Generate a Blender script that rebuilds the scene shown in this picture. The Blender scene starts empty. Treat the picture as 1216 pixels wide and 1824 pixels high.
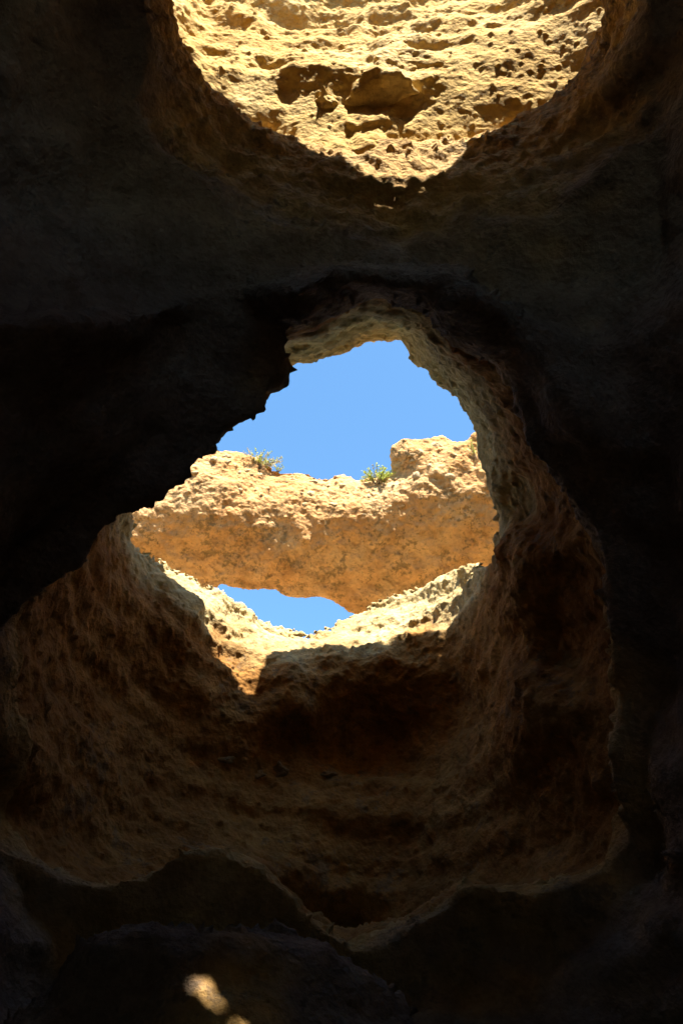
import bpy, math, random
import numpy as np

# ------------------------------------------------------------------ camera, sky, sun, exposure
SC = bpy.context.scene
COL = SC.collection
PITCH = math.radians(42.0)
CP, SP = math.cos(PITCH), math.sin(PITCH)
CAMZ = 1.6
FPX = 1404.0                       # focal length in pixels of the 1216 x 1824 photograph
CX, CY = 608.0, 912.0

cam_data = bpy.data.cameras.new("camera")
cam_data.sensor_fit = 'VERTICAL'
cam_data.sensor_height = 36.0
cam_data.lens = 36.0 * FPX / 1824.0
cam_data.clip_start = 0.05
cam_data.clip_end = 2000.0
cam = bpy.data.objects.new("camera", cam_data)
cam.location = (0, 0, CAMZ)
cam.rotation_euler = (math.radians(90) + PITCH, 0, 0)
COL.objects.link(cam)
SC.camera = cam

# sun direction given in the camera frame (right, up, forward), pointing towards the sun
SUN_C = np.array([0.17, 0.96, 0.19]); SUN_C /= np.linalg.norm(SUN_C)
SUN_W = np.array([SUN_C[0], CP * SUN_C[2] - SP * SUN_C[1], SP * SUN_C[2] + CP * SUN_C[1]])
SUN_EL = math.asin(SUN_W[2])
SUN_AZ = math.atan2(SUN_W[0], SUN_W[1])      # clockwise from +Y

world = bpy.data.worlds.new("World")
SC.world = world
world.use_nodes = True
wn = world.node_tree
wn.nodes.clear()
w_out = wn.nodes.new("ShaderNodeOutputWorld")
w_bg = wn.nodes.new("ShaderNodeBackground")
w_sky = wn.nodes.new("ShaderNodeTexSky")
w_sky.sky_type = 'NISHITA'
w_sky.sun_disc = False
w_sky.sun_elevation = SUN_EL
w_sky.sun_rotation = SUN_AZ
w_sky.air_density = 1.0
w_sky.dust_density = 0.6
w_sky.ozone_density = 1.2
w_bg.inputs['Strength'].default_value = 0.093
w_wb = wn.nodes.new("ShaderNodeMix"); w_wb.data_type = 'RGBA'; w_wb.blend_type = 'MULTIPLY'    # camera white balance
w_wb.inputs[0].default_value = 1.0; w_wb.inputs[7].default_value = (0.70, 1.01, 1.10, 1)
wn.links.new(w_sky.outputs[0], w_wb.inputs[6])
wn.links.new(w_wb.outputs[2], w_bg.inputs[0])
wn.links.new(w_bg.outputs[0], w_out.inputs[0])

sun_data = bpy.data.lights.new("sun", 'SUN')
sun_data.energy = 5.0
sun_data.angle = math.radians(0.53)
sun_data.color = (1.0, 0.945, 0.845)
sun = bpy.data.objects.new("sun", sun_data)
COL.objects.link(sun)
from mathutils import Vector, Matrix
sun.rotation_euler = Vector((-SUN_W[0], -SUN_W[1], -SUN_W[2])).to_track_quat('-Z', 'Y').to_euler()
sun.location = (0, 0, 40)

SC.view_settings.view_transform = 'Standard'
SC.view_settings.look = 'None'
SC.view_settings.gamma = 1.0
SC.view_settings.use_curve_mapping = False
SC.view_settings.exposure = 1.95
SC.render.engine = 'CYCLES'
SC.cycles.use_denoising = True
SC.cycles.max_bounces = 5
SC.cycles.diffuse_bounces = 4
SC.cycles.use_adaptive_sampling = True
SC.cycles.adaptive_threshold = 0.03
SC.cycles.caustics_reflective = False
SC.cycles.caustics_refractive = False

random.seed(7)
RNG = np.random.default_rng(11)

# ------------------------------------------------------------------ small maths kit
def to_world(P):
    """camera frame (right, up, forward) metres -> world"""
    P = np.asarray(P, dtype=np.float64)
    out = np.empty_like(P)
    out[:, 0] = P[:, 0]
    out[:, 1] = CP * P[:, 2] - SP * P[:, 1]
    out[:, 2] = SP * P[:, 2] + CP * P[:, 1] + CAMZ
    return out

def at(u, v, d):
    """a traced point of the photograph at its own distance -> world position"""
    return Vector(to_world(np.array([[(u - CX) * d / FPX, (CY - v) * d / FPX, d]]))[0])

def smooth(a, b, x):
    t = np.clip((x - a) / (b - a), 0, 1)
    return t * t * (3 - 2 * t)

U0, U1, V0, V1, ST = -1400.0, 2600.0, -1800.0, 3208.0, 8.0
GU = np.arange(U0, U1 + 1, ST); GV = np.arange(V0, V1 + 1 - ST * 0, ST)
GUU, GVV = np.meshgrid(GU, GV, indexing='ij')

class Map2:
    """a scalar map over the traced outlines, sampled bilinearly"""
    def __init__(s, a): s.a = a.astype(np.float32)
    def __call__(s, u, v):
        x = np.clip((u - U0) / ST, 0, s.a.shape[0] - 1.001); y = np.clip((v - V0) / ST, 0, s.a.shape[1] - 1.001)
        i = x.astype(np.int32); j = y.astype(np.int32); fx = (x - i).astype(np.float32); fy = (y - j).astype(np.float32)
        a = s.a
        return (a[i, j] * (1 - fx) + a[i + 1, j] * fx) * (1 - fy) + (a[i, j + 1] * (1 - fx) + a[i + 1, j + 1] * fx) * fy

def poly_sd(pts):
    """signed distance (pixels of the photograph), positive inside"""
    pts = np.array(pts, float)
    px = GUU.astype(np.float32); py = GVV.astype(np.float32)
    best = np.full(px.shape, 1e18, np.float32); ins = np.zeros(px.shape, bool)
    for k in range(len(pts)):
        (ax, ay), (bx, by) = pts[k], pts[(k + 1) % len(pts)]
        ex, ey = bx - ax, by - ay
        wx = px - np.float32(ax); wy = py - np.float32(ay)
        t = np.clip((wx * np.float32(ex) + wy * np.float32(ey)) * np.float32(1 / max(ex * ex + ey * ey, 1e-9)), 0, 1)
        wx -= t * np.float32(ex); wy -= t * np.float32(ey)
        np.minimum(best, wx * wx + wy * wy, out=best)
        if abs(ey) > 1e-9:
            j0, j1 = np.searchsorted(GV, [min(ay, by), max(ay, by)])        # rows ay <= v < by
            if j1 > j0:
                xi = ax + (GV[j0:j1] - ay) * ex / ey
                ins[:, j0:j1] ^= GU[:, None] < xi[None, :]
    return Map2(np.sqrt(best) * np.where(ins, 1, -1))

def rbf(ctrl, smoothing=0.0):
    """thin-plate surface through (u, v, depth) control points"""
    c = np.array(ctrl, float); n = len(c)
    xy = c[:, :2] / 500.0
    def phi(r2): return 0.5 * r2 * np.log(r2 + 1e-9)
    r2 = ((xy[:, None] - xy[None]) ** 2).sum(-1)
    A = np.zeros((n + 3, n + 3)); A[:n, :n] = phi(r2) + smoothing * np.eye(n)
    A[:n, n] = 1; A[:n, n + 1:] = xy; A[n, :n] = 1; A[n + 1:, :n] = xy.T
    w = np.linalg.solve(A, np.concatenate([c[:, 2], [0, 0, 0]]))
    gu = GUU[::2, ::2].ravel() / 500.0; gv = GVV[::2, ::2].ravel() / 500.0
    z = w[n] + w[n + 1] * gu + w[n + 2] * gv
    for k in range(n):
        z += w[k] * phi((gu - xy[k, 0]) ** 2 + (gv - xy[k, 1]) ** 2)
    z = z.reshape(GUU[::2, ::2].shape)
    # back to the full map
    full = np.empty(GUU.shape)
    full[::2, ::2] = z
    full[1::2, ::2] = 0.5 * (full[0:-1:2, ::2] + full[2::2, ::2])
    full[:, 1::2] = 0.5 * (full[:, 0:-1:2] + full[:, 2::2])
    return full

def lattice_noise(axes, wl, seed, stretch=(1, 1, 1)):
    """smooth random field on a regular grid, feature size wl"""
    r = np.random.default_rng(seed)
    mats, dims = [], []
    for ax, s in zip(axes, stretch):
        t = (ax - ax[0]) / (wl * s) + 1.5
        n = int(t[-1]) + 4; dims.append(n)
        i = np.floor(t).astype(int); f = t - i
        M = np.zeros((len(ax), n), np.float32); R = np.arange(len(ax))
        M[R, i - 1] = (1 - f) ** 3 / 6; M[R, i] = (3 * f ** 3 - 6 * f ** 2 + 4) / 6
        M[R, i + 1] = (-3 * f ** 3 + 3 * f ** 2 + 3 * f + 1) / 6; M[R, i + 2] = f ** 3 / 6
        mats.append(M)
    L = r.uniform(-1, 1, dims).astype(np.float32)
    o = np.tensordot(mats[0], L, (1, 0))
    o = np.einsum('yb,xbc->xyc', mats[1], o, optimize=True)
    o = np.einsum('zc,xyc->xyz', mats[2], o, optimize=True)
    return o * 2.2

def _hash(i, j, k, s):
    h = (i.astype(np.uint32) * np.uint32(374761393) + j.astype(np.uint32) * np.uint32(668265263)
         + k.astype(np.uint32) * np.uint32(2147483647) + np.uint32((s * 974634777) & 0xffffffff))
    h = (h ^ (h >> np.uint32(13))) * np.uint32(1274126177)
    h = (h ^ (h >> np.uint32(16))) * np.uint32(2246822519)
    return h ^ (h >> np.uint32(13))

GRAD = np.array([(1,1,0),(-1,1,0),(1,-1,0),(-1,-1,0),(1,0,1),(-1,0,1),(1,0,-1),(-1,0,-1),
                 (0,1,1),(0,-1,1),(0,1,-1),(0,-1,-1),(1,1,0),(-1,1,0),(0,-1,1),(0,-1,-1)], np.float32)

def perlin(P, wl, seed):
    Q = (P / wl).astype(np.float32)
    x, y, z = Q[:, 0].copy(), Q[:, 1].copy(), Q[:, 2].copy()
    i, j, k = [np.floor(q).astype(np.int32) for q in (x, y, z)]
    x -= i; y -= j; z -= k
    fx, fy, fz = [q * q * q * (q * (q * 6 - 15) + 10) for q in (x, y, z)]
    G0, G1, G2 = GRAD[:, 0].copy(), GRAD[:, 1].copy(), GRAD[:, 2].copy()
    out = np.zeros(len(P), np.float32)
    for a in (0, 1):
        for b in (0, 1):
            for c in (0, 1):
                h = _hash(i + a, j + b, k + c, seed) & np.uint32(15)
                w = (fx if a else 1 - fx) * (fy if b else 1 - fy) * (fz if c else 1 - fz)
                out += w * (G0[h] * (x - a) + G1[h] * (y - b) + G2[h] * (z - c))
    return out

def worley(P, wl, seed):
    """distance to the nearest scattered point, in units of wl"""
    Q = (P / wl).astype(np.float32)
    I = np.floor(Q).astype(np.int32); F = Q - I
    best = np.full(len(P), 9.0, np.float32); ident = np.zeros(len(P), np.float32)
    for a in (-1, 0, 1):
        for b in (-1, 0, 1):
            for c in (-1, 0, 1):
                h = _hash(I[:, 0] + a, I[:, 1] + b, I[:, 2] + c, seed)
                ox = (h & np.uint32(1023)).astype(np.float32) / 1023; oy = ((h >> np.uint32(10)) & np.uint32(1023)).astype(np.float32) / 1023
                oz = ((h >> np.uint32(20)) & np.uint32(1023)).astype(np.float32) / 1023
                d = (F[:, 0] - a - ox) ** 2 + (F[:, 1] - b - oy) ** 2 + (F[:, 2] - c - oz) ** 2
                m = d < best
                best[m] = d[m]; ident[m] = ((h[m] >> np.uint32(5)) & np.uint32(255)).astype(np.float32) / 255
    return np.sqrt(best), ident

def surface_nets(S, axes):
    """polygonise S > 0 (rock); quads face the air"""
    x, y, z = axes
    ins = S > 0
    n = np.zeros(tuple(k - 1 for k in S.shape), np.uint8)
    for a in (0, 1):
        for b in (0, 1):
            for c in (0, 1):
                n += ins[a:S.shape[0] - 1 + a, b:S.shape[1] - 1 + b, c:S.shape[2] - 1 + c]
    cells = np.argwhere((n > 0) & (n < 8)).astype(np.int32)
    idx = np.full(n.shape, -1, np.int32)
    idx[cells[:, 0], cells[:, 1], cells[:, 2]] = np.arange(len(cells))
    acc = np.zeros((len(cells), 3)); cnt = np.zeros(len(cells))
    cor = [(a, b, c) for a in (0, 1) for b in (0, 1) for c in (0, 1)]
    val = {k: S[cells[:, 0] + k[0], cells[:, 1] + k[1], cells[:, 2] + k[2]] for k in cor}
    for k in cor:
        for ax in range(3):
            if k[ax] == 0:
                k2 = tuple(1 if m == ax else k[m] for m in range(3))
                va, vb = val[k], val[k2]
                m = (va > 0) != (vb > 0)
                t = np.where(m, va / np.where(m, va - vb, 1), 0)
                p = np.tile(np.array(k, float), (len(cells), 1)); p[:, ax] = t
                acc[m] += p[m]; cnt[m] += 1
    P = cells + acc / cnt[:, None]
    V = np.stack([x[0] + P[:, 0] * (x[1] - x[0]), y[0] + P[:, 1] * (y[1] - y[0]), z[0] + P[:, 2] * (z[1] - z[0])], 1)
    quads = []
    for ax in range(3):
        o1, o2 = (ax + 1) % 3, (ax + 2) % 3
        A = [slice(None)] * 3; B = [slice(None)] * 3
        A[ax] = slice(0, -1); B[ax] = slice(1, None)
        ch = ins[tuple(A)] != ins[tuple(B)]
        e = np.argwhere(ch)
        ok = (e[:, o1] > 0) & (e[:, o2] > 0) & (e[:, o1] < S.shape[o1] - 1) & (e[:, o2] < S.shape[o2] - 1)
        e = e[ok]
        def cell(d1, d2):
            c = e.copy(); c[:, o1] += d1; c[:, o2] += d2
            return idx[c[:, 0], c[:, 1], c[:, 2]]
        q = np.stack([cell(-1, -1), cell(0, -1), cell(0, 0), cell(-1, 0)], 1)
        rock_low = ins[e[:, 0], e[:, 1], e[:, 2]]
        q[rock_low] = q[rock_low][:, ::-1]
        quads.append(q)
    return V, np.concatenate(quads)

def normals(V, Q):
    n = np.cross(V[Q[:, 2]] - V[Q[:, 0]], V[Q[:, 3]] - V[Q[:, 1]])
    N = np.zeros_like(V)
    for k in range(4):
        for c in range(3):
            N[:, c] += np.bincount(Q[:, k], n[:, c], len(V))
    return N / np.maximum(np.linalg.norm(N, axis=1, keepdims=True), 1e-12)

def refine(V, Q):
    """split every quad into four"""
    E = np.concatenate([Q[:, [0, 1]], Q[:, [1, 2]], Q[:, [2, 3]], Q[:, [3, 0]]])
    key = np.sort(E, 1); key = key[:, 0].astype(np.int64) * len(V) + key[:, 1]
    uk, inv = np.unique(key, return_inverse=True)
    M = 0.5 * (V[uk // len(V)] + V[uk % len(V)])
    F = V[Q].mean(1)
    n, m, nv = len(Q), len(uk), len(V)
    e = (inv + nv).reshape(4, n); f = np.arange(n) + nv + m
    NQ = np.concatenate([np.stack([Q[:, k], e[k], f, e[(k + 3) % 4]], 1) for k in range(4)])
    return np.concatenate([V, M, F]), NQ

def relax(V, Q, it=1, k=0.5):
    for _ in range(it):
        S = np.zeros_like(V); C = np.zeros(len(V))
        for a in range(4):
            b = (a + 1) % 4
            for p, q in ((a, b), (b, a)):
                for c in range(3):
                    S[:, c] += np.bincount(Q[:, p], V[Q[:, q], c], len(V))
                C += np.bincount(Q[:, p], None, len(V))
        V = V + k * (S / np.maximum(C, 1)[:, None] - V)
    return V

def mesh_object(name, V, Q, mat, parent=None, smooth_shade=True):
    Q = np.asarray(Q); k = Q.shape[1]
    me = bpy.data.meshes.new(name)
    me.vertices.add(len(V)); me.vertices.foreach_set("co", np.asarray(V, np.float32).ravel())
    me.loops.add(Q.size); me.loops.foreach_set("vertex_index", Q.astype(np.int32).ravel())
    me.polygons.add(len(Q)); me.polygons.foreach_set("loop_start", (np.arange(len(Q)) * k).astype(np.int32))
    me.update(calc_edges=True)
    if smooth_shade: me.polygons.foreach_set("use_smooth", np.ones(len(Q), bool))
    me.materials.append(mat)
    o = bpy.data.objects.new(name, me); COL.objects.link(o)
    if parent is not None: o.parent = parent
    return o

def subset(V, Q):
    used = np.unique(Q); m = np.full(len(V), -1, np.int64); m[used] = np.arange(len(used))
    return V[used], m[Q]

def tag(o, label=None, cat=None, group=None, kind=None):
    if label: o["label"] = label
    if cat: o["category"] = cat
    if group: o["group"] = group
    if kind: o["kind"] = kind
    return o

# ------------------------------------------------------------------ materials
def rock_material(name, cols, scale=1.0, spots=None, bump=0.03, bed=None, dry=None):  # dry: tones near the openings, lighter than the painted-in shade
    m = bpy.data.materials.new(name); m.use_nodes = True
    nt = m.node_tree; N = nt.nodes; L = nt.links
    b = N["Principled BSDF"]; b.inputs["Roughness"].default_value = 0.95
    b.inputs["Specular IOR Level"].default_value = 0.15
    tc = N.new("ShaderNodeTexCoord")
    def noise(sc, det=8, rough=0.6, vec=None):
        n = N.new("ShaderNodeTexNoise"); n.inputs["Scale"].default_value = sc
        n.inputs["Detail"].default_value = det; n.inputs["Roughness"].default_value = rough
        L.new(vec or tc.outputs["Object"], n.inputs["Vector"]); return n.outputs["Fac"]
    def ramp(fac, stops):
        r = N.new("ShaderNodeValToRGB"); e = r.color_ramp.elements
        e[0].position, e[0].color = stops[0][0], (*stops[0][1], 1)
        e[1].position, e[1].color = stops[-1][0], (*stops[-1][1], 1)
        for p, c in stops[1:-1]:
            k = e.new(p); k.color = (*c, 1)
        L.new(fac, r.inputs[0]); return r.outputs[0]
    def mix(fac, a, bb, mode='MIX'):
        x = N.new("ShaderNodeMix"); x.data_type = 'RGBA'; x.blend_type = mode
        if isinstance(fac, float): x.inputs[0].default_value = fac
        else: L.new(fac, x.inputs[0])
        for s, c in ((x.inputs[6], a), (x.inputs[7], bb)):
            if isinstance(c, tuple): s.default_value = (*c, 1)
            else: L.new(c, s)
        return x.outputs[2]
    n1 = noise(0.55 * scale, 4, 0.62)
    n2 = noise(3.2 * scale, 6, 0.7)
    big = ramp(n1, [(0.33, cols[0]), (0.5, cols[1]), (0.68, cols[2])])
    if bed:                                                     # a paler limestone bed above a wavy level
        zs = N.new("ShaderNodeSeparateXYZ"); L.new(tc.outputs["Object"], zs.inputs[0])
        zz = N.new("ShaderNodeMath"); zz.operation = 'MULTIPLY_ADD'; zz.inputs[1].default_value = 3.0
        L.new(noise(0.9, 3, 0.6), zz.inputs[0]); L.new(zs.outputs["Z"], zz.inputs[2])
        mr = N.new("ShaderNodeMapRange"); mr.interpolation_type = 'SMOOTHSTEP'
        mr.inputs["From Min"].default_value = bed["z"] + 1.5 - bed["w"]; mr.inputs["From Max"].default_value = bed["z"] + 1.5 + bed["w"]
        L.new(zz.outputs[0], mr.inputs["Value"])
        top = ramp(n1, [(0.33, bed["cols"][0]), (0.5, bed["cols"][1]), (0.68, bed["cols"][2])])
        big = mix(mr.outputs[0], big, top)
    if dry:                                                     # shade put into the colour: lighter near the openings, darker deeper in
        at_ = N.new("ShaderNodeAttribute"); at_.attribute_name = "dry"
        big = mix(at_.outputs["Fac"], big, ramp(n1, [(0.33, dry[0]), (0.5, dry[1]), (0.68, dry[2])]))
    var = ramp(n2, [(0.3, (0.62, 0.58, 0.52)), (0.52, (1, 1, 1)), (0.72, (1.25, 1.22, 1.15))])
    col = mix(1.0, big, var, 'MULTIPLY')
    if spots:
        mapn = N.new("ShaderNodeMapping"); mapn.inputs["Scale"].default_value = (1.0, 1.0, 1.0)
        L.new(tc.outputs["Object"], mapn.inputs[0])
        s1 = noise(spots["scale"], 4, 0.75, mapn.outputs[0])
        s2 = noise(spots["scale"] * 0.22, 2, 0.6)
        mm = N.new("ShaderNodeMath"); mm.operation = 'ADD'; L.new(s1, mm.inputs[0])
        m2 = N.new("ShaderNodeMath"); m2.operation = 'MULTIPLY'; m2.inputs[1].default_value = 0.55
        L.new(s2, m2.inputs[0]); L.new(m2.outputs[0], mm.inputs[1])
        f = ramp(mm.outputs[0], [(spots["t"], (0, 0, 0)), (spots["t"] + spots.get("soft", 0.07), (1, 1, 1))])
        k = N.new("ShaderNodeMath"); k.operation = 'MULTIPLY'; k.inputs[1].default_value = spots["amount"]
        L.new(f, k.inputs[0])
        col = mix(k.outputs[0], col, spots["color"])
    L.new(col, b.inputs["Base Color"])
    # fine relief: grain, pores
    v = N.new("ShaderNodeTexVoronoi"); v.inputs["Scale"].default_value = 14 * scale
    L.new(tc.outputs["Object"], v.inputs["Vector"])
    n3 = noise(9 * scale, 4, 0.72)
    a = N.new("ShaderNodeMath"); a.operation = 'MULTIPLY_ADD'; a.inputs[1].default_value = 0.35
    L.new(v.outputs["Distance"], a.inputs[0]); L.new(n3, a.inputs[2])
    bp = N.new("ShaderNodeBump"); bp.inputs["Strength"].default_value = 0.9; bp.inputs["Distance"].default_value = bump
    L.new(a.outputs[0], bp.inputs["Height"]); L.new(bp.outputs[0], b.inputs["Normal"])
    return m

PALE = [(0.37, 0.26, 0.115), (0.46, 0.35, 0.17), (0.53, 0.425, 0.225)]
M_CAVE = rock_material("cave_limestone", [(0.21, 0.092, 0.022), (0.29, 0.137, 0.036), (0.36, 0.19, 0.06)], 1.0,
                       spots=dict(scale=2.2, t=0.88, amount=0.5, color=(0.10, 0.075, 0.055)), bump=0.05, bed=dict(z=9.8, w=0.6, cols=PALE))
M_DARK = rock_material("shade_toned_limestone", [(0.125, 0.088, 0.072), (0.175, 0.125, 0.100), (0.23, 0.168, 0.13)], 1.0,  # darker copy of the rock colour, cave shade put into it
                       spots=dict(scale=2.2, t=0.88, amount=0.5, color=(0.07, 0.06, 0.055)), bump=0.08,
                       dry=[(0.31, 0.175, 0.058), (0.41, 0.25, 0.09), (0.49, 0.33, 0.145)])  # lighter tones for rock near the openings
M_GOLD = rock_material("golden_limestone", [(0.46, 0.285, 0.08), (0.55, 0.365, 0.12), (0.62, 0.45, 0.19)], 1.1,
                       spots=dict(scale=3.5, t=0.92, amount=0.5, color=(0.20, 0.15, 0.07)), bump=0.04)
M_ARCH = rock_material("orange_limestone", [(0.55, 0.275, 0.10), (0.60, 0.335, 0.14), (0.64, 0.41, 0.20)], 0.8,
                       spots=dict(scale=9.0, t=0.81, amount=0.7, color=(0.19, 0.13, 0.06), soft=0.07), bump=0.07)
M_CREST = rock_material("pale_crust", [(0.50, 0.33, 0.16), (0.56, 0.40, 0.22), (0.62, 0.48, 0.30)], 1.5, bump=0.06)
M_DARKSTONE = rock_material("dark_stone", [(0.14, 0.085, 0.045), (0.19, 0.12, 0.06), (0.24, 0.155, 0.08)], 2.0, bump=0.03)
M_SAND = rock_material("wet_sand", [(0.13, 0.10, 0.07), (0.17, 0.13, 0.09), (0.20, 0.16, 0.11)], 2.0, bump=0.01)

# ------------------------------------------------------------------ traced outlines
# near rim of the big window in the cave wall
F1 = [(508,640),(512,575),(560,545),(650,540),(690,534),(740,545),(775,570),(820,608),(875,640),(930,690),(955,740),
      (975,790),(1010,840),(1040,890),(1070,930),(1087,990),(1100,1060),(1106,1150),(1112,1260),(1122,1380),(1128,1480),
      (1085,1550),(1010,1592),(940,1603),(880,1600),(850,1596),(800,1622),(740,1652),(690,1682),(620,1693),(580,1676),
      (540,1640),(505,1592),(455,1560),(400,1546),(330,1541),(250,1572),(180,1595),(120,1572),(55,1540),(-30,1490),
      (-120,1400),(-130,1250),(-80,1170),(-10,1115),(42,1078),(95,1040),(130,1008),(158,975),(178,943),(205,905),
      (240,880),(268,858),(305,838),(350,818),(384,800),(393,784),(412,764),(442,745),(470,728),(472,712),(466,700),(490,680),(505,660)]
# the sky window: far edge of the roof, right-hand wall and the sunlit rim
SKY = [(508,634),(548,622),(608,616),(640,601),(657,594),(715,602),(736,622),(762,656),(796,702),(822,738),(845,778),(858,822),
       (866,862),(876,902),(881,940),(868,962),(856,990),(820,1015),(772,1040),(700,1060),(632,1087),(576,1113),(542,1126),
       (492,1114),(456,1086),(426,1060),(392,1040),(350,1018),(310,1004),(272,985),(243,960),(236,935),(206,906),
       (185,880),(250,825),(340,785),(372,745),(430,690),(450,650),(485,620)]
# opening in the roof overhead
F2 = [(262,-560),(275,0),(285,120),(272,200),(282,285),(360,330),(430,390),(560,425),(690,440),(800,430),(900,410),(1000,380),
      (1080,300),(1150,250),(1165,180),(1170,125),(1125,105),(1112,60),(1112,-560)]
K2 = [(245,-260),(266,0),(286,45),(322,100),(380,163),(436,204),(492,236),(556,255),(640,262),(700,256),(765,248),(840,236),
      (895,216),(962,178),(1016,136),(1068,80),(1112,30),(1142,-20),(1165,-260)]
FRAME = [(-60,-400),(1260,-400),(1330,300),(1330,1500),(1250,2000),(-20,2000),(-110,1500),(-110,300)]
HULL = [(200,-900),(200,350),(330,560),(250,760),(40,960),(-90,1150),(-90,1500),(150,1720),(560,1800),(900,1720),(1180,1560),
        (1200,1000),(1060,640),(1180,420),(1220,-900)]
sdF1, sdSKY, sdF2, sdK2, sdFR, sdHU = [poly_sd(p) for p in (F1, SKY, F2, K2, FRAME, HULL)]

# depth of what is seen through the big window (pixel, pixel, metres)
W_CTRL = [
 # roof reveal and right-hand reveal
 (520,590,9.4),(600,555,9.2),(700,545,9.2),(780,585,9.2),(880,655,9.2),(960,760,9.2),(1040,900,9.3),(1095,1060,9.3),(1105,1200,9.4),
 (510,630,12.4),(608,610,12.6),(660,590,12.8),(720,598,12.8),(760,650,12.6),(800,700,12.5),(845,775,12.5),(866,860,12.6),(882,940,13.2),
 (850,680,10.6),(900,770,11.2),(930,860,11.8),(940,920,11.95),(930,980,10.9),(1000,870,10.1),(990,960,10.2),(960,1020,10.5),
 (880,870,12.3),(895,960,12.4),(880,1010,13.0),(1040,1000,9.9),(1060,1120,9.9),
 (990,1110,11.4),(1005,1165,11.6),(950,1150,11.8),(915,1090,11.9),(975,1050,10.7),(960,1205,11.0),(1030,1215,10.45),(905,1225,11.7),(880,1100,12.9),
 # right lower wall
 (1050,1300,10.0),(960,1300,10.7),(900,1290,11.5),(1080,1440,9.7),(950,1420,11.0),(860,1370,12.3),(820,1480,12.2),(940,1540,10.7),(1040,1540,10.0),(830,1580,11.5),
 # back wall, upper recess
 (850,1180,13.7),(850,1260,13.9),(780,1250,14.5),(700,1250,14.8),(600,1250,14.8),(530,1260,14.3),(700,1350,14.8),(600,1350,14.8),(500,1350,14.4),(780,1320,14.3),
 # ledge and lower wall
 (420,1385,13.6),(500,1402,13.7),(600,1402,13.75),(700,1400,13.7),(780,1395,13.4),(450,1480,12.9),(600,1500,13.0),(720,1500,13.0),
 (600,1620,12.3),(700,1620,12.0),(520,1580,12.1),(610,1660,12.6),(600,1750,11.6),(760,1700,11.2),
 # left wall
 (60,1090,10.0),(110,1060,10.7),(170,960,11.8),(212,930,13.2),(222,1000,13.3),(180,1060,12.2),(100,1150,10.9),(40,1180,9.5),(60,1300,9.5),
 (262,1075,13.5),(318,1110,13.75),(342,1160,13.85),(372,1215,13.85),(330,1050,14.9),(372,1092,14.95),(388,1140,14.85),(414,1190,14.7),(290,1180,13.4),(200,1180,12.3),(150,1225,11.8),(130,1300,10.9),(220,1300,12.2),(320,1290,13.3),(400,1300,13.7),(440,1290,13.95),
 (340,1400,12.9),(250,1400,12.0),(150,1400,10.9),(40,1420,9.6),(200,1500,11.2),(100,1480,10.2),(320,1500,11.8),(400,1540,11.7),(250,1600,10.3),(100,1600,9.6),
 # sunlit shelf and its rim
 (250,957,14.7),(296,1008,15.2),(350,1025,15.8),(426,1066,16.3),(492,1118,16.8),(542,1128,17.0),(632,1095,17.0),(772,1043,16.4),(852,995,15.2),
 (380,1100,15.1),(400,1160,14.9),(440,1230,14.65),(460,1150,15.5),(500,1180,15.0),(600,1165,15.3),(700,1155,15.2),(800,1128,14.7),(560,1140,16.2),(700,1110,16.1),(840,1060,14.5),
 # carry-on outside the window
 (-100,1000,9.0),(-150,1300,9.0),(-100,1700,9.3),(300,1900,10.5),(600,1950,12.0),(900,1850,11.0),(1200,1700,9.5),(1300,1300,8.8),(1250,950,8.8),(1150,700,8.8),
 (950,520,8.8),(700,440,8.8),(450,470,8.9),(300,700,10.0),(100,850,9.5),
]
DW = Map2(rbf(W_CTRL, 1e-4))
sdWR = poly_sd([(-700,570),(330,560),(480,500),(600,462),(700,455),(800,470),(900,540),(1100,600),(1900,570),(1900,2700),(-700,2700)])

# where the sun, coming over the outer edge of the roof, stops lighting the shelf (traced; depth from the wall itself):
# this gives the outer edge of the roof, seen along the sun's rays
KX, KD = SUN_C[0] / SUN_C[1], SUN_C[2] / SUN_C[1]
def along_sun(u, v, D, Y0):
    X, Y = (u - CX) * D / FPX, (CY - v) * D / FPX
    return X - (Y - Y0) * KX, D - (Y - Y0) * KD
E_LIT = np.array([(-4.3,13.3),(-4.08,13.5),(-3.86,14.2),(-3.37,14.35),(-2.91,14.4),(-2.64,14.45),(-2.3,14.45),(-2.05,14.45),(-1.85,14.3),(-1.64,14.1),(-1.45,14.6),
                  (-1.26,15.38),(-0.82,15.7),(-0.05,15.5),(1.02,15.28),(1.62,15.05),(2.08,14.5),(2.27,14.17)])
E_LIP = np.array([(-0.4,12.2),(0.25,12.0),(0.8,11.75),(1.1,11.4),(1.3,11.12),(1.53,11.1),(2.0,11.02),(2.3,11.12),(2.5,11.45),(2.85,12.0),(3.4,12.2)])
def edge(E, x):
    o = np.argsort(E[:, 0]); return np.interp(x, E[o, 0], E[o, 1])

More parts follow.
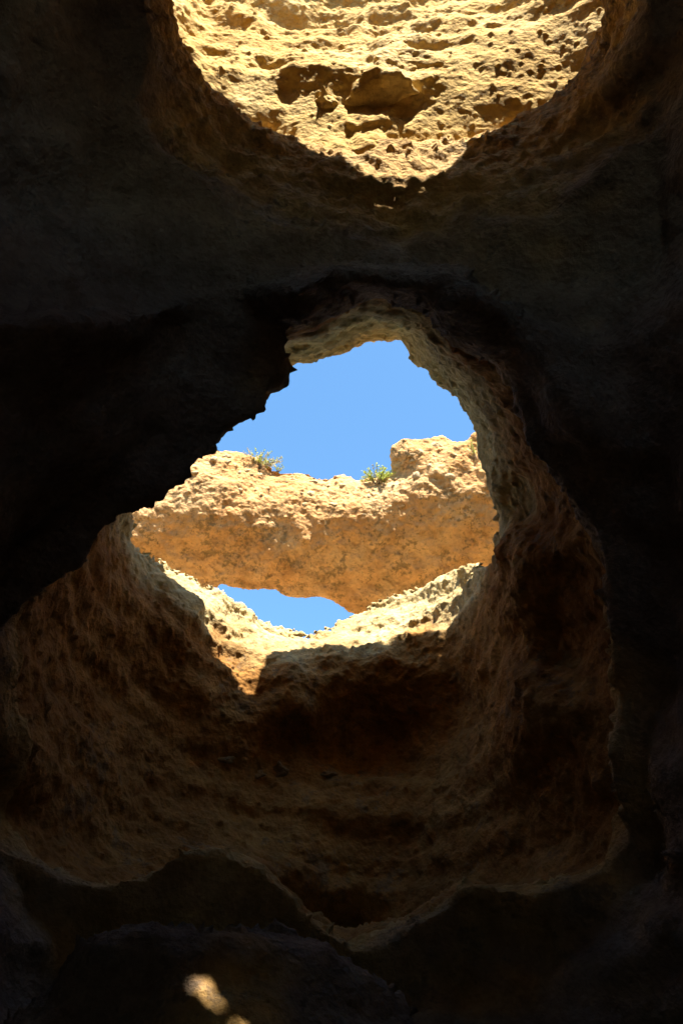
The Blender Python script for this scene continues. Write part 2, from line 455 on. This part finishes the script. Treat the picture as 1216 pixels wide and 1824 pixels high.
# ------------------------------------------------------------------ the cave as a volume (slices of constant distance)
def build_cave(h=0.075):
    x = np.arange(-8.0, 8.0, h); y = np.arange(-9.0, 12.0, h); d = np.arange(2.5, 19.0, h)
    X, Y = np.meshgrid(x, y, indexing='ij')
    S = np.empty((len(x), len(y), len(d)), np.float32)
    def sec(m, D, off=0.0, dy=0.0, dx=0.0):                   # a traced outline held at distance D, in metres
        return m(CX + FPX * (X - dx) / D, CY - FPX * (Y - dy) / D) * (D / FPX) + off
    E1 = (1 - np.sqrt((X / 6.4) ** 2 + ((Y - 0.5) / 7.9) ** 2)) * 6.4
    E2 = (1 - np.sqrt((X / 6.0) ** 2 + ((Y - 0.5) / 7.4) ** 2)) * 6.0
    A = [(2.5, E1), (5.0, E2), (7.0, sec(sdFR, 7.0)), (8.7, sec(sdHU, 8.7)), (9.6, sec(sdHU, 8.7, -3.0)), (30, sec(sdHU, 8.7, -20))]
    H1 = [(2.5, sec(sdF1, 8.8, 0.3)), (8.0, sec(sdF1, 8.8, 0.12)), (8.9, sec(sdF1, 8.9, 0.0)), (10.5, sec(sdF1, 8.9, 0.55)),
          (13, sec(sdF1, 8.9, 2.2)), (30, sec(sdF1, 8.9, 9.0))]
    H2 = [(2.5, sec(sdF2, 9.0, 0.6)), (7.4, sec(sdF2, 9.0, 0.3)), (9.1, sec(sdF2, 9.1, 0.0)), (11.4, sec(sdK2, 11.4)),
          (13, sec(sdK2, 11.4, 0.7)), (30, sec(sdK2, 11.4, 4.0))]
    def at_depth(L, D):
        for (a, fa), (b, fb) in zip(L[:-1], L[1:]):
            if D <= b:
                t = (D - a) / (b - a)
                return fa * (1 - t) + fb * t
    RIM = edge(E_LIP, X)
    ROOFX = edge(E_LIT, X - (Y + 2.5) * KX) + (Y + 2.5) * KD
    for k, D in enumerate(d):
        u = CX + FPX * X / D; v = CY - FPX * Y / D
        h1 = at_depth(H1, D)
        air = np.maximum(np.maximum(at_depth(A, D), h1), at_depth(H2, D))
        near = -air
        dw = DW(u, v)
        flare = 0.75 - 0.72 * smooth(690, 640, v)
        inw = (D - dw)
        w = np.minimum(inw * 0.8, -sdSKY(u, v) * (D / FPX) - flare * np.maximum(D - np.maximum(dw, 12.7), 0))
        w = np.minimum(w, sdWR(u, v) * (D / FPX))
        # smooth union of near shell and what stands behind it
        kk = 0.35
        hh = np.clip(0.5 + 0.5 * (near - w) / kk, 0, 1)
        s = w * (1 - hh) + near * hh + kk * hh * (1 - hh)
        # open ground on top of the headland
        yw = CP * D - SP * Y; zw = SP * D + CP * Y
        s = np.minimum(s, 15.0 - zw)
        s = np.where(Y > 1.6, np.minimum(s, (ROOFX - D) * 0.9), s)
        s = np.where(Y > 8.0, np.minimum(s, (RIM - D) * 0.9), s)
        # unseen sun blocker added beside the overhead opening, notched where the sun slips past
        s = np.maximum(s, np.minimum(np.minimum((Y - 9.3) * 0.9, (RIM - D) * 0.9), D - 7.5))
        # rock added low on the near wall, unseen crack overhead added to light it
        ramp_ = -(-0.25 * (X + 1.02) + 0.72 * (Y + 4.08) - 0.65 * (D - 6.6))
        egg = 1.0 - np.sqrt(((X + 1.2) / 1.9) ** 2 + ((Y + 5.0) / 1.08) ** 2 + ((D - 7.2) / 1.05) ** 2)
        s = np.maximum(s, np.minimum(ramp_, egg))
        dp, xp = D - (Y - 9.3) * KD, X - (Y - 9.3) * KX
        sun_slit = (0.125 - np.abs(xp - 1.39 + 1.0 * (dp - 9.12)) * 0.74) * 12
        sun_slit = np.where(Y > 8.6, np.minimum(sun_slit, (0.40 - np.abs(dp - 9.04)) * 12), -1)
        s = np.minimum(s, -sun_slit)
        S[:, :, k] = s
    ax = (x, y, d)
    fade = smooth(2.6, 4.0, d)[None, None, :].astype(np.float32)
    S += lattice_noise(ax, 1.9, 1) * 0.16 * fade
    S += lattice_noise(ax, 0.95, 2, (1.4, 0.75, 1)) * 0.13 * fade
    near_ = 1 + 0.9 * smooth(11.0, 9.5, d)[None, None, :].astype(np.float32)
    S += lattice_noise(ax, 0.5, 3, (1.4, 0.8, 1)) * 0.045 * fade * near_
    S += lattice_noise(ax, 0.27, 5) * 0.022 * fade * near_
    V, Q = surface_nets(S, ax)
    return V, Q

def biggest(V, Q, keep=0.02):
    """drop loose crumbs: keep only connected pieces that are a real share of the mesh"""
    lab = np.arange(len(V))
    while True:
        m = lab[Q].min(1)
        new = lab.copy()
        for k in range(4): np.minimum.at(new, Q[:, k], m)
        new = new[new]; new = new[new]
        if (new == lab).all(): break
        lab = new
    c = np.bincount(lab, minlength=len(V))
    good = c[lab[Q[:, 0]]] > keep * len(V)
    return subset(V, Q[good])

def roughen(V, Q, seed, pit=0.05, lump=0.04, grain=0.03, base=0.5, strata=0.0, where=None, ridge=0.45):
    """pores, lumps, cracks and grain pushed along the surface normal"""
    N = normals(V, Q)
    W = to_world(V)
    warp = np.stack([perlin(W, 0.9, seed + 11), perlin(W, 0.9, seed + 12), perlin(W, 0.9, seed + 13)], 1)
    Wp = W + 0.25 * warp
    f = np.zeros(len(V), np.float32)
    amp, wl = 1.0, base * 1.6
    for k in range(5):
        n = perlin(Wp, wl, seed + k)
        f += grain * amp * ((1 - ridge) * n + ridge * (0.28 - np.abs(perlin(Wp, wl * 0.9, seed + 30 + k))))
        amp *= 0.62; wl *= 0.5
    m = smooth(-0.15, 0.35, perlin(W, 1.9, seed + 23))
    if pit:
        for wl, a, th in ((base * 0.9, 1.0, 0.45), (base * 0.42, 0.55, 0.5), (base * 0.24, 0.3, 0.55)):
            w1, i1 = worley(Wp * np.array([1, 1, 1.2]), wl, seed + 4)
            f -= pit * a * smooth(0.42, 0.10, w1) * smooth(th, th + 0.4, i1) * (0.25 + 0.75 * m)
    if lump:
        for wl, a in ((base * 0.55, 1.0), (base * 0.28, 0.5)):
            w3, i3 = worley(Wp, wl, seed + 6)
            f += lump * a * (np.sqrt(np.maximum(0, 0.64 - w3 * w3)) - 0.45) * i3 * (1 - m)
    if strata:
        zz = W[:, 2] + 0.12 * W[:, 0] + 0.25 * perlin(W, 2.0, seed + 7)
        f += strata * np.sin(zz * 9 + 3 * perlin(W, 3.0, seed + 8)) * (0.4 + 0.6 * np.abs(np.sin(zz * 3.1)))
    if where is not None: f = f * where
    return V + N * f[:, None]

V, Q = build_cave()
def crisp(V, Q, seed, amount, wl=0.28, knobs=None):
    """split the quads and add the finest relief, still at the open border so that neighbours meet"""
    V, Q = refine(V, Q)
    E = np.concatenate([Q[:, [0, 1]], Q[:, [1, 2]], Q[:, [2, 3]], Q[:, [3, 0]]]); E.sort(1)
    key = E[:, 0].astype(np.int64) * len(V) + E[:, 1]
    uk, c = np.unique(key, return_counts=True); b = uk[c == 1]
    free = np.ones(len(V), np.float32); free[b // len(V)] = 0; free[b % len(V)] = 0
    N = normals(V, Q); W = to_world(V)
    f = np.zeros(len(V), np.float32)
    for k in range(3):
        f += amount * 0.6 ** k * (0.7 * perlin(W, wl * 0.5 ** k, seed + k) + 0.4 * (0.25 - np.abs(perlin(W, wl * 0.8 * 0.5 ** k, seed + 5 + k))))
    w1, i1 = worley(W, wl * 0.5, seed + 9)
    f -= amount * 0.9 * smooth(0.4, 0.1, w1) * smooth(0.5, 0.8, i1)
    if knobs is not None:                                       # knobbly, weathered conglomerate
        m = knobs(V) * (0.35 + 0.65 * smooth(-0.2, 0.3, perlin(W, 0.8, seed + 20)))
        for wl_, a_ in ((0.34, 0.11), (0.17, 0.07)):
            w2, i2 = worley(W + 0.06 * perlin(W, 0.3, seed + 21)[:, None], wl_, seed + 22)
            f += m * a_ * (np.sqrt(np.maximum(0, 0.6 - w2 * w2)) - 0.4) * (0.3 + i2)
    return V + N * (f * free)[:, None], Q

V, Q = biggest(V, Q)
V = relax(V, Q, 1, 0.4)
V = roughen(V, Q, 21, pit=0.09, lump=0.06, grain=0.11, base=0.7, ridge=0.25, strata=0.035)
cv = V[Q].mean(1)
u = CX + FPX * cv[:, 0] / cv[:, 2]; v = CY - FPX * cv[:, 1] / cv[:, 2]
far = (cv[:, 2] > 9.35) & (sdF1(u, v) > -40) & (v > 470)
rim = ~far & (cv[:, 2] > 9.35 + 0.5 * perlin(cv, 0.8, 3) + 0.25 * perlin(cv, 0.3, 4)) & (sdF2(u, v) > -25) & (v < 420) & (cv[:, 2] < 13) & (cv[:, 1] < 9.0)
nq = np.cross(V[Q[:, 2]] - V[Q[:, 0]], V[Q[:, 3]] - V[Q[:, 1]])
seen = ~far & ~rim & ((nq * cv).sum(1) < 0.15 * np.linalg.norm(nq, axis=1) * np.linalg.norm(cv, axis=1)) & (cv[:, 2] > 5) & (cv[:, 2] < 11.5) & (np.abs(u - 608) < 720) & (np.abs(v - 912) < 1020)
a, b = subset(V, Q[~far & ~rim & ~seen])
a2, b2 = crisp(*subset(V, Q[seen]), 85, 0.12, knobs=lambda P: 0.35 + 0.45 * smooth(1.3, 0.4, np.linalg.norm(P - np.array([-1.0, -4.1, 6.6]), axis=1)))
def shade_tone(o, VC):
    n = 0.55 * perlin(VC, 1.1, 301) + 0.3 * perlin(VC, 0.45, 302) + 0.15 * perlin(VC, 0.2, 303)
    at_ = o.data.attributes.new("dry", 'FLOAT', 'POINT')  # weight of the lighter tone, painted in by depth
    spot = smooth(0.9, 0.3, np.linalg.norm(VC - np.array([-1.0, -4.1, 6.6]), axis=1) + 0.8 * n)     # warmer, lighter tone painted where the sun patch falls
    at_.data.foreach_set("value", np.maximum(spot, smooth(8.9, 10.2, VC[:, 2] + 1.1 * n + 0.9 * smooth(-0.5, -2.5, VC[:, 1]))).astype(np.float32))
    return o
a = np.concatenate([a, a2])
tag(shade_tone(mesh_object("cave_wall", to_world(a), np.concatenate([b, b2 + len(a) - len(a2)]), M_DARK), a),
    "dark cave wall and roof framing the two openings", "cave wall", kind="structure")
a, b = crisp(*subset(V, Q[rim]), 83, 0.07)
tag(shade_tone(mesh_object("opening_rim", to_world(a), b, M_DARK), a), "brown sloping rim of the upper opening with a sunlit lip", "rock rim", kind="structure")
a, b = crisp(*subset(V, Q[far]), 81, 0.048, knobs=lambda P: smooth(14.3, 15.3, P[:, 2]) * smooth(-4.2, -3.2, P[:, 1]))
crisp_far = a
tag(mesh_object("chamber_wall", to_world(a), b, M_CAVE), "brown hollowed wall of the far chamber with a sunlit shelf along its rim", "cave wall", kind="structure")
print("cave quads", len(Q), "far", far.sum())

# the rest of the near cave, behind and below the camera
def bowl():
    nu, nv_ = 96, 40
    P = []
    for j in range(nv_ + 1):
        t = j / nv_ * math.pi / 2
        for i in range(nu):
            p = 2 * math.pi * i / nu
            r = math.cos(t)
            P.append((6.45 * r * math.cos(p), 0.5 + 7.95 * r * math.sin(p), 3.0 - 7.5 * math.sin(t) * (1 if j else 0)))
    P = np.array(P)
    n = np.stack([perlin(P, 2.2, 51), perlin(P, 2.2, 52), perlin(P, 2.2, 53)], 1)
    P += n * 0.5 * smooth(3.0, 1.5, P[:, 2])[:, None]
    Qs = [(j * nu + i, j * nu + (i + 1) % nu, (j + 1) * nu + (i + 1) % nu, (j + 1) * nu + i) for j in range(nv_) for i in range(nu)]
    Qs = np.array(Qs); c = to_world(P)[Qs].mean(1)
    mouth = (c[:, 1] < 0) & ((c[:, 0] / 2.4) ** 2 + ((c[:, 2] - 0.2) / 2.4) ** 2 < 1)     # the low sea entrance behind the viewer
    return P, Qs[~mouth]
P, Qb = bowl()
tag(mesh_object("cave_rear_wall", to_world(P), Qb, M_DARK), "dark rear wall of the cave behind the viewer", "cave wall", kind="structure")
gx = np.linspace(-9, 9, 60); gy = np.linspace(-7, 13, 66)
GX, GY = np.meshgrid(gx, gy, indexing='ij')
P = np.stack([GX.ravel(), GY.ravel(), np.zeros(GX.size)], 1)
P[:, 2] = 0.10 * perlin(P, 2.5, 61) + 0.04 * perlin(P, 0.7, 62)
Qf = np.array([(i * 66 + j, (i + 1) * 66 + j, (i + 1) * 66 + j + 1, i * 66 + j + 1) for i in range(59) for j in range(65)])
tag(mesh_object("cave_floor", P, Qf, M_SAND), "sandy floor of the cave", "floor", kind="structure")

# unseen ground sheet added beyond the chamber to bounce sun onto the arch
hx = np.linspace(-60, 60, 61); hy = np.concatenate([np.linspace(15.2, 30, 31), np.linspace(32, 120, 30)])
HX, HY = np.meshgrid(hx, hy, indexing='ij')
P = np.stack([HX.ravel(), HY.ravel(), np.zeros(HX.size)], 1)
P[:, 2] = 10.3 + 0.35 * perlin(P, 5.0, 65) + 0.12 * perlin(P, 1.3, 66) - 0.25 * smooth(22, 60, P[:, 1]) * 8
Qf = np.array([(i * 61 + j, (i + 1) * 61 + j, (i + 1) * 61 + j + 1, i * 61 + j + 1) for i in range(60) for j in range(60)])
tag(mesh_object("bounce_ground", P, Qf, M_CREST), "unseen pale ground sheet added behind the chamber to bounce light", "ground", kind="structure")

# ------------------------------------------------------------------ rock face seen through the overhead opening
G_CTRL = [
 (300,300,11.6),(450,300,11.6),(620,320,11.2),(760,320,11.2),(900,300,11.5),(1100,250,11.4),
 (440,195,11.70),(400,150,11.85),(500,225,11.62),(450,150,11.95),(520,150,11.95),(600,140,11.97),(480,130,12.0),(400,118,11.95),
 (540,255,11.4),(600,250,11.4),(680,250,11.3),(750,245,11.5),(590,205,11.7),(650,195,11.75),(720,200,11.75),(760,190,11.8),
 (820,225,11.6),(800,180,11.74),(860,190,11.68),(800,130,11.98),(860,110,12.03),(740,110,12.1),
 (340,80,12.0),(420,95,12.2),(520,100,12.2),(600,105,12.15),(690,100,12.15),(780,75,12.5),(850,55,12.6),(895,35,12.7),
 (320,20,12.6),(360,45,13.1),(430,52,13.3),(520,58,13.5),(600,58,13.5),(700,30,13.5),(800,8,13.5),(880,-15,13.5),
 (420,8,13.55),(520,12,13.8),(640,5,13.8),(360,8,13.5),(500,-80,14.5),(700,-80,14.5),(300,-60,13.6),
 (910,100,12.0),(950,60,12.15),(1000,100,11.95),(930,170,11.64),(1000,30,12.25),(1080,0,12.0),(1060,60,11.8),(1120,-60,12.3),(1200,60,11.6),(960,-60,12.9),
 (500,-300,15.5),(900,-300,15.0),(200,-300,14.3),(1250,-300,13.2),(200,100,12.0),(1250,250,11.4),
]
DG = Map2(rbf(G_CTRL, 1e-4))
def calmness(gu, gv):
    """1 on the crusty ledges, low on the smooth faces below and to the right of them"""
    a = smooth(750, 830, gu + 0.35 * (gv - 130)) * smooth(20, 80, gv + 0.3 * (gu - 880))
    b = smooth(118, 140, gv) * smooth(640, 560, gu) * smooth(262, 238, gv + 0.12 * (gu - 520))
    return 1 - 0.75 * np.maximum(a, b)
def build_face(h=0.06):
    x = np.arange(-4.0, 6.5, h); y = np.arange(4.2, 11.5, h); d = np.arange(10.8, 16.4, h)
    X, Y = np.meshgrid(x, y, indexing='ij')
    S = np.empty((len(x), len(y), len(d)), np.float32)
    for k, D in enumerate(d):
        S[:, :, k] = (D - DG(CX + FPX * X / D, CY - FPX * Y / D)) * 0.85
    ax = (x, y, d)
    C = calmness(CX + FPX * X / 12.0, CY - FPX * Y / 12.0)[:, :, None].astype(np.float32)
    S += lattice_noise(ax, 0.9, 31) * (0.03 + 0.04 * C)
    S += lattice_noise(ax, 0.42, 32, (1.8, 0.7, 1)) * 0.055 * C
    back = (16.1 - d)[None, None, :]
    S = np.minimum(S, back)
    return surface_nets(S, ax)
V, Q = biggest(*build_face())
gu = CX + FPX * V[:, 0] / V[:, 2]; gv = CY - FPX * V[:, 1] / V[:, 2]
calm = calmness(gu, gv)
V = roughen(V, Q, 41, pit=0.03, lump=0.03, grain=0.14, base=0.55, strata=0.04, where=calm)
V, Q = crisp(V, Q, 91, 0.032)
GVC = V
cliff = tag(mesh_object("cliff", to_world(V), Q, M_GOLD), "golden cliff with sunlit ledges seen through the upper opening", "cliff")
print("face quads", len(Q))

# ------------------------------------------------------------------ the orange arch beyond the chamber
ARCH_TOP = [(-200,780),(100,800),(205,815),(262,812),(300,808),(345,802),(372,798),(395,795),(412,799),(432,812),(450,822),(480,826),(503,832),
            (520,834),(545,838),(562,846),(590,850),(612,846),(640,853),(672,855),(694,842),(699,818),(706,796),(716,786),(742,784),(758,780),
            (772,777),(796,776),(808,784),(820,786),(838,780),(856,772),(900,760),(1000,750),(1300,760)]
ARCH_BOT = [(1300,1060),(1000,1080),(860,1085),(760,1092),(690,1106),(640,1101),(614,1088),(596,1071),(575,1066),(540,1066),(505,1060),(492,1052),(470,1050),(440,1050),(405,1044),
            (380,1052),(330,1056),(260,1050),(150,1035),(-200,1000)]
sdA = poly_sd(ARCH_TOP + ARCH_BOT)
A_CTRL = [
 (205,890,19.6),(300,850,20.0),(400,812,20.5),(450,832,20.5),(550,848,20.5),(640,860,20.4),(690,850,20.3),
 (715,790,20.5),(790,780,20.5),(850,790,20.3),(760,830,20.0),(840,840,19.85),(700,866,19.9),
 (330,862,19.8),(430,850,20.15),(520,868,20.1),(600,880,19.95),(450,892,19.75),(560,922,19.6),(640,900,19.68),
 (250,905,19.45),(330,915,19.5),(430,940,19.5),(560,960,19.52),(700,905,19.62),(800,880,19.62),(870,880,19.5),(700,980,19.5),(820,980,19.5),
 (300,990,19.55),(420,1030,19.6),(520,1040,19.65),(620,1070,19.7),(760,1060,19.65),(860,1040,19.6),
 (0,900,19.0),(-200,880,18.8),(1000,900,19.2),(1300,900,18.8),(560,780,21.6),(300,780,20.8),(800,720,21.2),(600,1130,19.9),(1000,700,21.0),
]
DA = Map2(rbf(A_CTRL, 1e-4))
def build_arch(h=0.07):
    x = np.arange(-7.0, 7.0, h); y = np.arange(-3.2, 3.2, h); d = np.arange(18.6, 24.4, h)
    X, Y = np.meshgrid(x, y, indexing='ij')
    S = np.empty((len(x), len(y), len(d)), np.float32)
    for k, D in enumerate(d):
        u = CX + FPX * X / D; v = CY - FPX * Y / D
        inw = D - DA(u, v)
        fl = np.where(v > 950, 0.30, 0.85)
        s = np.minimum(inw * 0.85, sdA(u, v) * (D / FPX) - fl * np.maximum(inw - 0.1, 0))
        S[:, :, k] = np.minimum(s, 24.1 - D)
    ax = (x, y, d)
    S += lattice_noise(ax, 1.1, 35) * 0.08
    up = smooth(-0.2, 0.8, Y + 0.12 * X * 0)[:, :, None].astype(np.float32)
    S += lattice_noise(ax, 0.45, 36) * (0.03 + 0.07 * up)
    S += lattice_noise(ax, 0.22, 37) * (0.015 + 0.04 * up)
    return surface_nets(S, ax)
V, Q = biggest(*build_arch())
V = roughen(V, Q, 71, pit=0.04, lump=0.03, grain=0.10, base=0.55, ridge=0.6)
V, Q = crisp(V, Q, 95, 0.045)
AVC = V
arch = tag(mesh_object("rock_arch", to_world(V), Q, M_ARCH), "orange rock arch with pale crumbly crest against the blue sky", "rock arch")
print("arch quads", len(Q))

# ------------------------------------------------------------------ loose stones
def on_surface(VC, u, v, r=7):
    """the nearest point of a rock's own surface behind a traced point"""
    pu = CX + FPX * VC[:, 0] / VC[:, 2]; pv = CY - FPX * VC[:, 1] / VC[:, 2]
    m = (np.abs(pu - u) < r) & (np.abs(pv - v) < r)
    if not m.any(): return None
    c = VC[m]; return c[c[:, 2].argmin()]

def ico(sub):
    import bmesh
    bm = bmesh.new(); bmesh.ops.create_icosphere(bm, subdivisions=sub, radius=1)
    V = np.array([p.co[:] for p in bm.verts]); F = np.array([[q.index for q in f.verts] for f in bm.faces]); bm.free()
    return V, F

def stone_mesh(sub, seed, rough=0.22, flat=3):
    V, F = ico(sub); r = np.random.default_rng(seed)
    for _ in range(flat + 7):                                   # chop flats so it reads as broken rock
        n = r.normal(size=3); n /= np.linalg.norm(n); h = r.uniform(0.5, 0.8)
        k = V @ n; V = V - np.maximum(k - h, 0)[:, None] * n
    V *= (1 + rough * perlin(V * 1.0 + seed * 3.1, 0.7, seed) + 0.5 * rough * perlin(V + seed, 0.3, seed + 1))[:, None]
    return V, F

def stone(name, c, size, seed, mat, parent=None, sub=2, sink=0.25, rough=0.25):
    """size = width, height, depth in metres in the viewing frame; c = camera-frame contact point"""
    V, F = stone_mesh(sub, seed, rough)
    t_ = np.random.default_rng(seed).uniform(-0.5, 0.5); V = V @ np.array([[math.cos(t_), -math.sin(t_), 0], [math.sin(t_), math.cos(t_), 0], [0, 0, 1]])
    P = V * (np.array(size) * 0.5) + np.asarray(c) + np.array([0, 0, sink * size[2]])
    W = to_world(P); o = W.mean(0)
    ob = mesh_object(name, W - (o if parent is None else 0), F, mat, parent, smooth_shade=False)
    if parent is None: ob.location = o
    return ob

# boulders standing out of the golden cliff
for (bu, bv, w, h, sd) in [(672,148,126,112,3),(578,178,84,62,5)]:
    c = on_surface(GVC, bu, bv)
    k = c[2] / FPX
    V_, F_ = stone_mesh(5, sd, 0.25, 5)
    P = V_ * np.array([w * k * 0.5, h * k * 0.5, 0.34]) + c + np.array([0, 0, 0.10])
    Qd = F_
    n = P - c; n /= np.linalg.norm(n, axis=1, keepdims=True)
    W_ = to_world(P)
    f = 0.10 * perlin(W_, 0.35, 5) + 0.05 * perlin(W_, 0.15, 6) + 0.025 * perlin(W_, 0.07, 7)
    w1, i1 = worley(W_, 0.2, 9); f -= 0.06 * smooth(0.45, 0.15, w1) * smooth(0.5, 0.8, i1)
    mesh_object("boulder", to_world(P + n * f[:, None]), F_, M_GOLD, cliff)

# broken blocks along the crest of the arch
r = np.random.default_rng(5)
blocks = [(722,800,34,20),(748,797,28,18),(786,786,36,18),(712,836,38,26),(742,840,30,20),(699,846,16,12),(790,806,24,16),(762,822,26,14),
          (815,806,26,18),(775,850,28,16),(808,842,26,16),(835,830,30,20),(730,818,36,14),(404,806,24,16),(384,815,22,14),(425,818,22,14),
          (446,832,22,14),(470,838,18,12),(528,846,22,12),(552,850,22,14),(582,858,18,14),(606,858,16,14),(640,864,20,12),(562,872,26,16),
          (505,850,18,12),(350,834,24,14),(325,850,22,14),(690,866,22,14),(655,876,20,12),(480,866,22,14),(430,858,22,12),(600,890,20,12)]
for _ in range(24):
    blocks.append((r.uniform(300, 860), None, r.uniform(8, 20), r.uniform(6, 12)))
tu = np.array([p[0] for p in ARCH_TOP]); tv = np.array([p[1] for p in ARCH_TOP])
for k, (bu, bv, w, h) in enumerate(blocks):
    if bv is None: bv = np.interp(bu, tu, tv) + r.uniform(8, 55)
    c = on_surface(AVC, bu, bv, 9)
    if c is None: continue
    m = c[2] / FPX
    stone("stone", c, (w * m, h * m, w * m * 0.9), 100 + k, M_CREST, arch, sub=2, sink=0.36, rough=0.3)

# dark stones lying in the far chamber
CVC = crisp_far
for (bu, bv, w, h, sd, lab) in [
    (497,1372,46,30,201,"rounded dark stone on the ledge, larger of the adjoining pair"),
    (460,1380,32,16,202,"small flat dark stone on the ledge beside a larger rounded one"),
    (578,1376,30,13,203,"small lone flat stone on the ledge below the shaded recess"),
    (397,1350,52,18,206,"thin flat dark stone lying above the left end of the ledge")]:
    c = on_surface(CVC, bu, bv, 6)
    if c is None: print("no surface", bu, bv); continue
    m = c[2] / FPX
    o = stone("stone", c, (w * m, h * m, w * m * 0.7), sd, M_DARKSTONE, None, sub=3, sink=0.32, rough=0.55)
    tag(o, lab, "stone", "dark stones in the far chamber")

# ------------------------------------------------------------------ shrubs on the crest
def plain(name, c, rough=0.8, trans=0.0):
    m = bpy.data.materials.new(name); m.use_nodes = True
    nt = m.node_tree; b = nt.nodes["Principled BSDF"]; b.inputs["Roughness"].default_value = rough
    n = nt.nodes.new("ShaderNodeTexNoise"); n.inputs["Scale"].default_value = 9.0
    tc = nt.nodes.new("ShaderNodeTexCoord"); nt.links.new(tc.outputs["Object"], n.inputs["Vector"])
    rp = nt.nodes.new("ShaderNodeValToRGB")
    rp.color_ramp.elements[0].color = (*[x * 0.6 for x in c], 1); rp.color_ramp.elements[0].position = 0.3
    rp.color_ramp.elements[1].color = (*[min(1, x * 1.4) for x in c], 1); rp.color_ramp.elements[1].position = 0.7
    nt.links.new(n.outputs["Fac"], rp.inputs[0]); nt.links.new(rp.outputs[0], b.inputs["Base Color"])
    if trans:
        tr = nt.nodes.new("ShaderNodeBsdfTranslucent"); nt.links.new(rp.outputs[0], tr.inputs["Color"])
        mx = nt.nodes.new("ShaderNodeMixShader"); mx.inputs[0].default_value = trans
        nt.links.new(b.outputs[0], mx.inputs[1]); nt.links.new(tr.outputs[0], mx.inputs[2])
        nt.links.new(mx.outputs[0], nt.nodes["Material Output"].inputs["Surface"])
    return m
M_LEAF = plain("green_leaf", (0.42, 0.46, 0.085), 0.7, 0.5); M_DRY = plain("dry_leaf", (0.46, 0.38, 0.17), 0.8, 0.5); M_STEM = plain("twig", (0.16, 0.10, 0.05))

def shrub(u_, v_, w, h, seed, leafmat, label, n_stem=26, per=26, leaf=0.045, dry=0.0):
    c = on_surface(AVC, u_, v_, 8)
    if c is None: print("no shrub spot", u_, v_); return
    m = c[2] / FPX; W_, H_ = w * m, h * m
    base = to_world(c[None])[0] + np.array([0, 0, 0.02])
    rr = np.random.default_rng(seed)
    SV, SF, LV, LF, DV, DF = [], [], [], [], [], []
    for i in range(n_stem):
        ang = rr.uniform(0, 2 * math.pi); lean = rr.uniform(0.05, 1.0) ** 0.7
        tip = np.array([math.cos(ang) * lean * W_ * 0.55, math.sin(ang) * lean * W_ * 0.4, H_ * rr.uniform(0.55, 1.15) * (1.15 - 0.5 * lean)])
        root = np.array([math.cos(ang) * 0.12 * W_, math.sin(ang) * 0.1 * W_, 0]) * rr.uniform(0, 1)
        mid = 0.5 * (root + tip) + np.array([0, 0, 0.12 * H_]) + rr.normal(size=3) * 0.03 * W_
        pts = [(1 - t) ** 2 * root + 2 * t * (1 - t) * mid + t * t * tip for t in np.linspace(0, 1, 6)]
        for j, p in enumerate(pts):
            rad = 0.008 * (1 - 0.75 * j / 5)
            for q in range(3):
                SV.append(p + rad * np.array([math.cos(q * 2.094), math.sin(q * 2.094), 0]))
        b0 = len(SV) - 18
        for j in range(5):
            for q in range(3):
                SF.append((b0 + j * 3 + q, b0 + j * 3 + (q + 1) % 3, b0 + (j + 1) * 3 + (q + 1) % 3, b0 + (j + 1) * 3 + q))
        isdry = rr.uniform() < dry
        for l in range(per):
            t = rr.uniform(0.25, 1.0); p = (1 - t) ** 2 * root + 2 * t * (1 - t) * mid + t * t * tip
            d_ = rr.normal(size=3) + np.array([0, 0, 0.8]); d_ /= np.linalg.norm(d_)
            s_ = np.cross(d_, rr.normal(size=3)); s_ /= np.linalg.norm(s_)
            L_ = leaf * rr.uniform(0.6, 1.4)
            A, B = (DV, DF) if isdry else (LV, LF)
            k0 = len(A); A += [p, p + d_ * L_ * 0.5 + s_ * L_ * 0.17, p + d_ * L_, p + d_ * L_ * 0.5 - s_ * L_ * 0.17]
            B.append((k0, k0 + 1, k0 + 2, k0 + 3))
    root_o = bpy.data.objects.new("shrub", None); COL.objects.link(root_o); root_o.location = base
    root_o.empty_display_size = 0.1
    mesh_object("stems", np.array(SV), np.array(SF), M_STEM, root_o)
    if LV: mesh_object("leaves", np.array(LV), np.array(LF), leafmat, root_o, False)
    if DV: mesh_object("dry_leaves", np.array(DV), np.array(DF), M_DRY, root_o, False)
    tag(root_o, label, "shrub", "shrubs on the crest of the arch")

shrub(468, 829, 76, 34, 1, M_LEAF, "half dry shrub on the left of the arch crest", 46, 40, 0.055, 0.5)
shrub(496, 834, 22, 18, 6, M_LEAF, "tiny green sprig just right of the half dry shrub", 10, 14, 0.04)
shrub(664, 857, 74, 32, 2, M_LEAF, "bright green shrub beside the raised rocky knob of the arch", 48, 44, 0.055, 0.08)
shrub(846, 812, 46, 50, 3, M_LEAF, "yellowish shrub at the far right end of the arch crest", 26, 24, 0.05, 0.45)
shrub(746, 836, 20, 24, 4, M_LEAF, "small green tuft on the left side of the rocky knob", 10, 14, 0.04)
shrub(806, 838, 20, 22, 5, M_LEAF, "small green tuft on the right side of the rocky knob", 10, 14, 0.04)
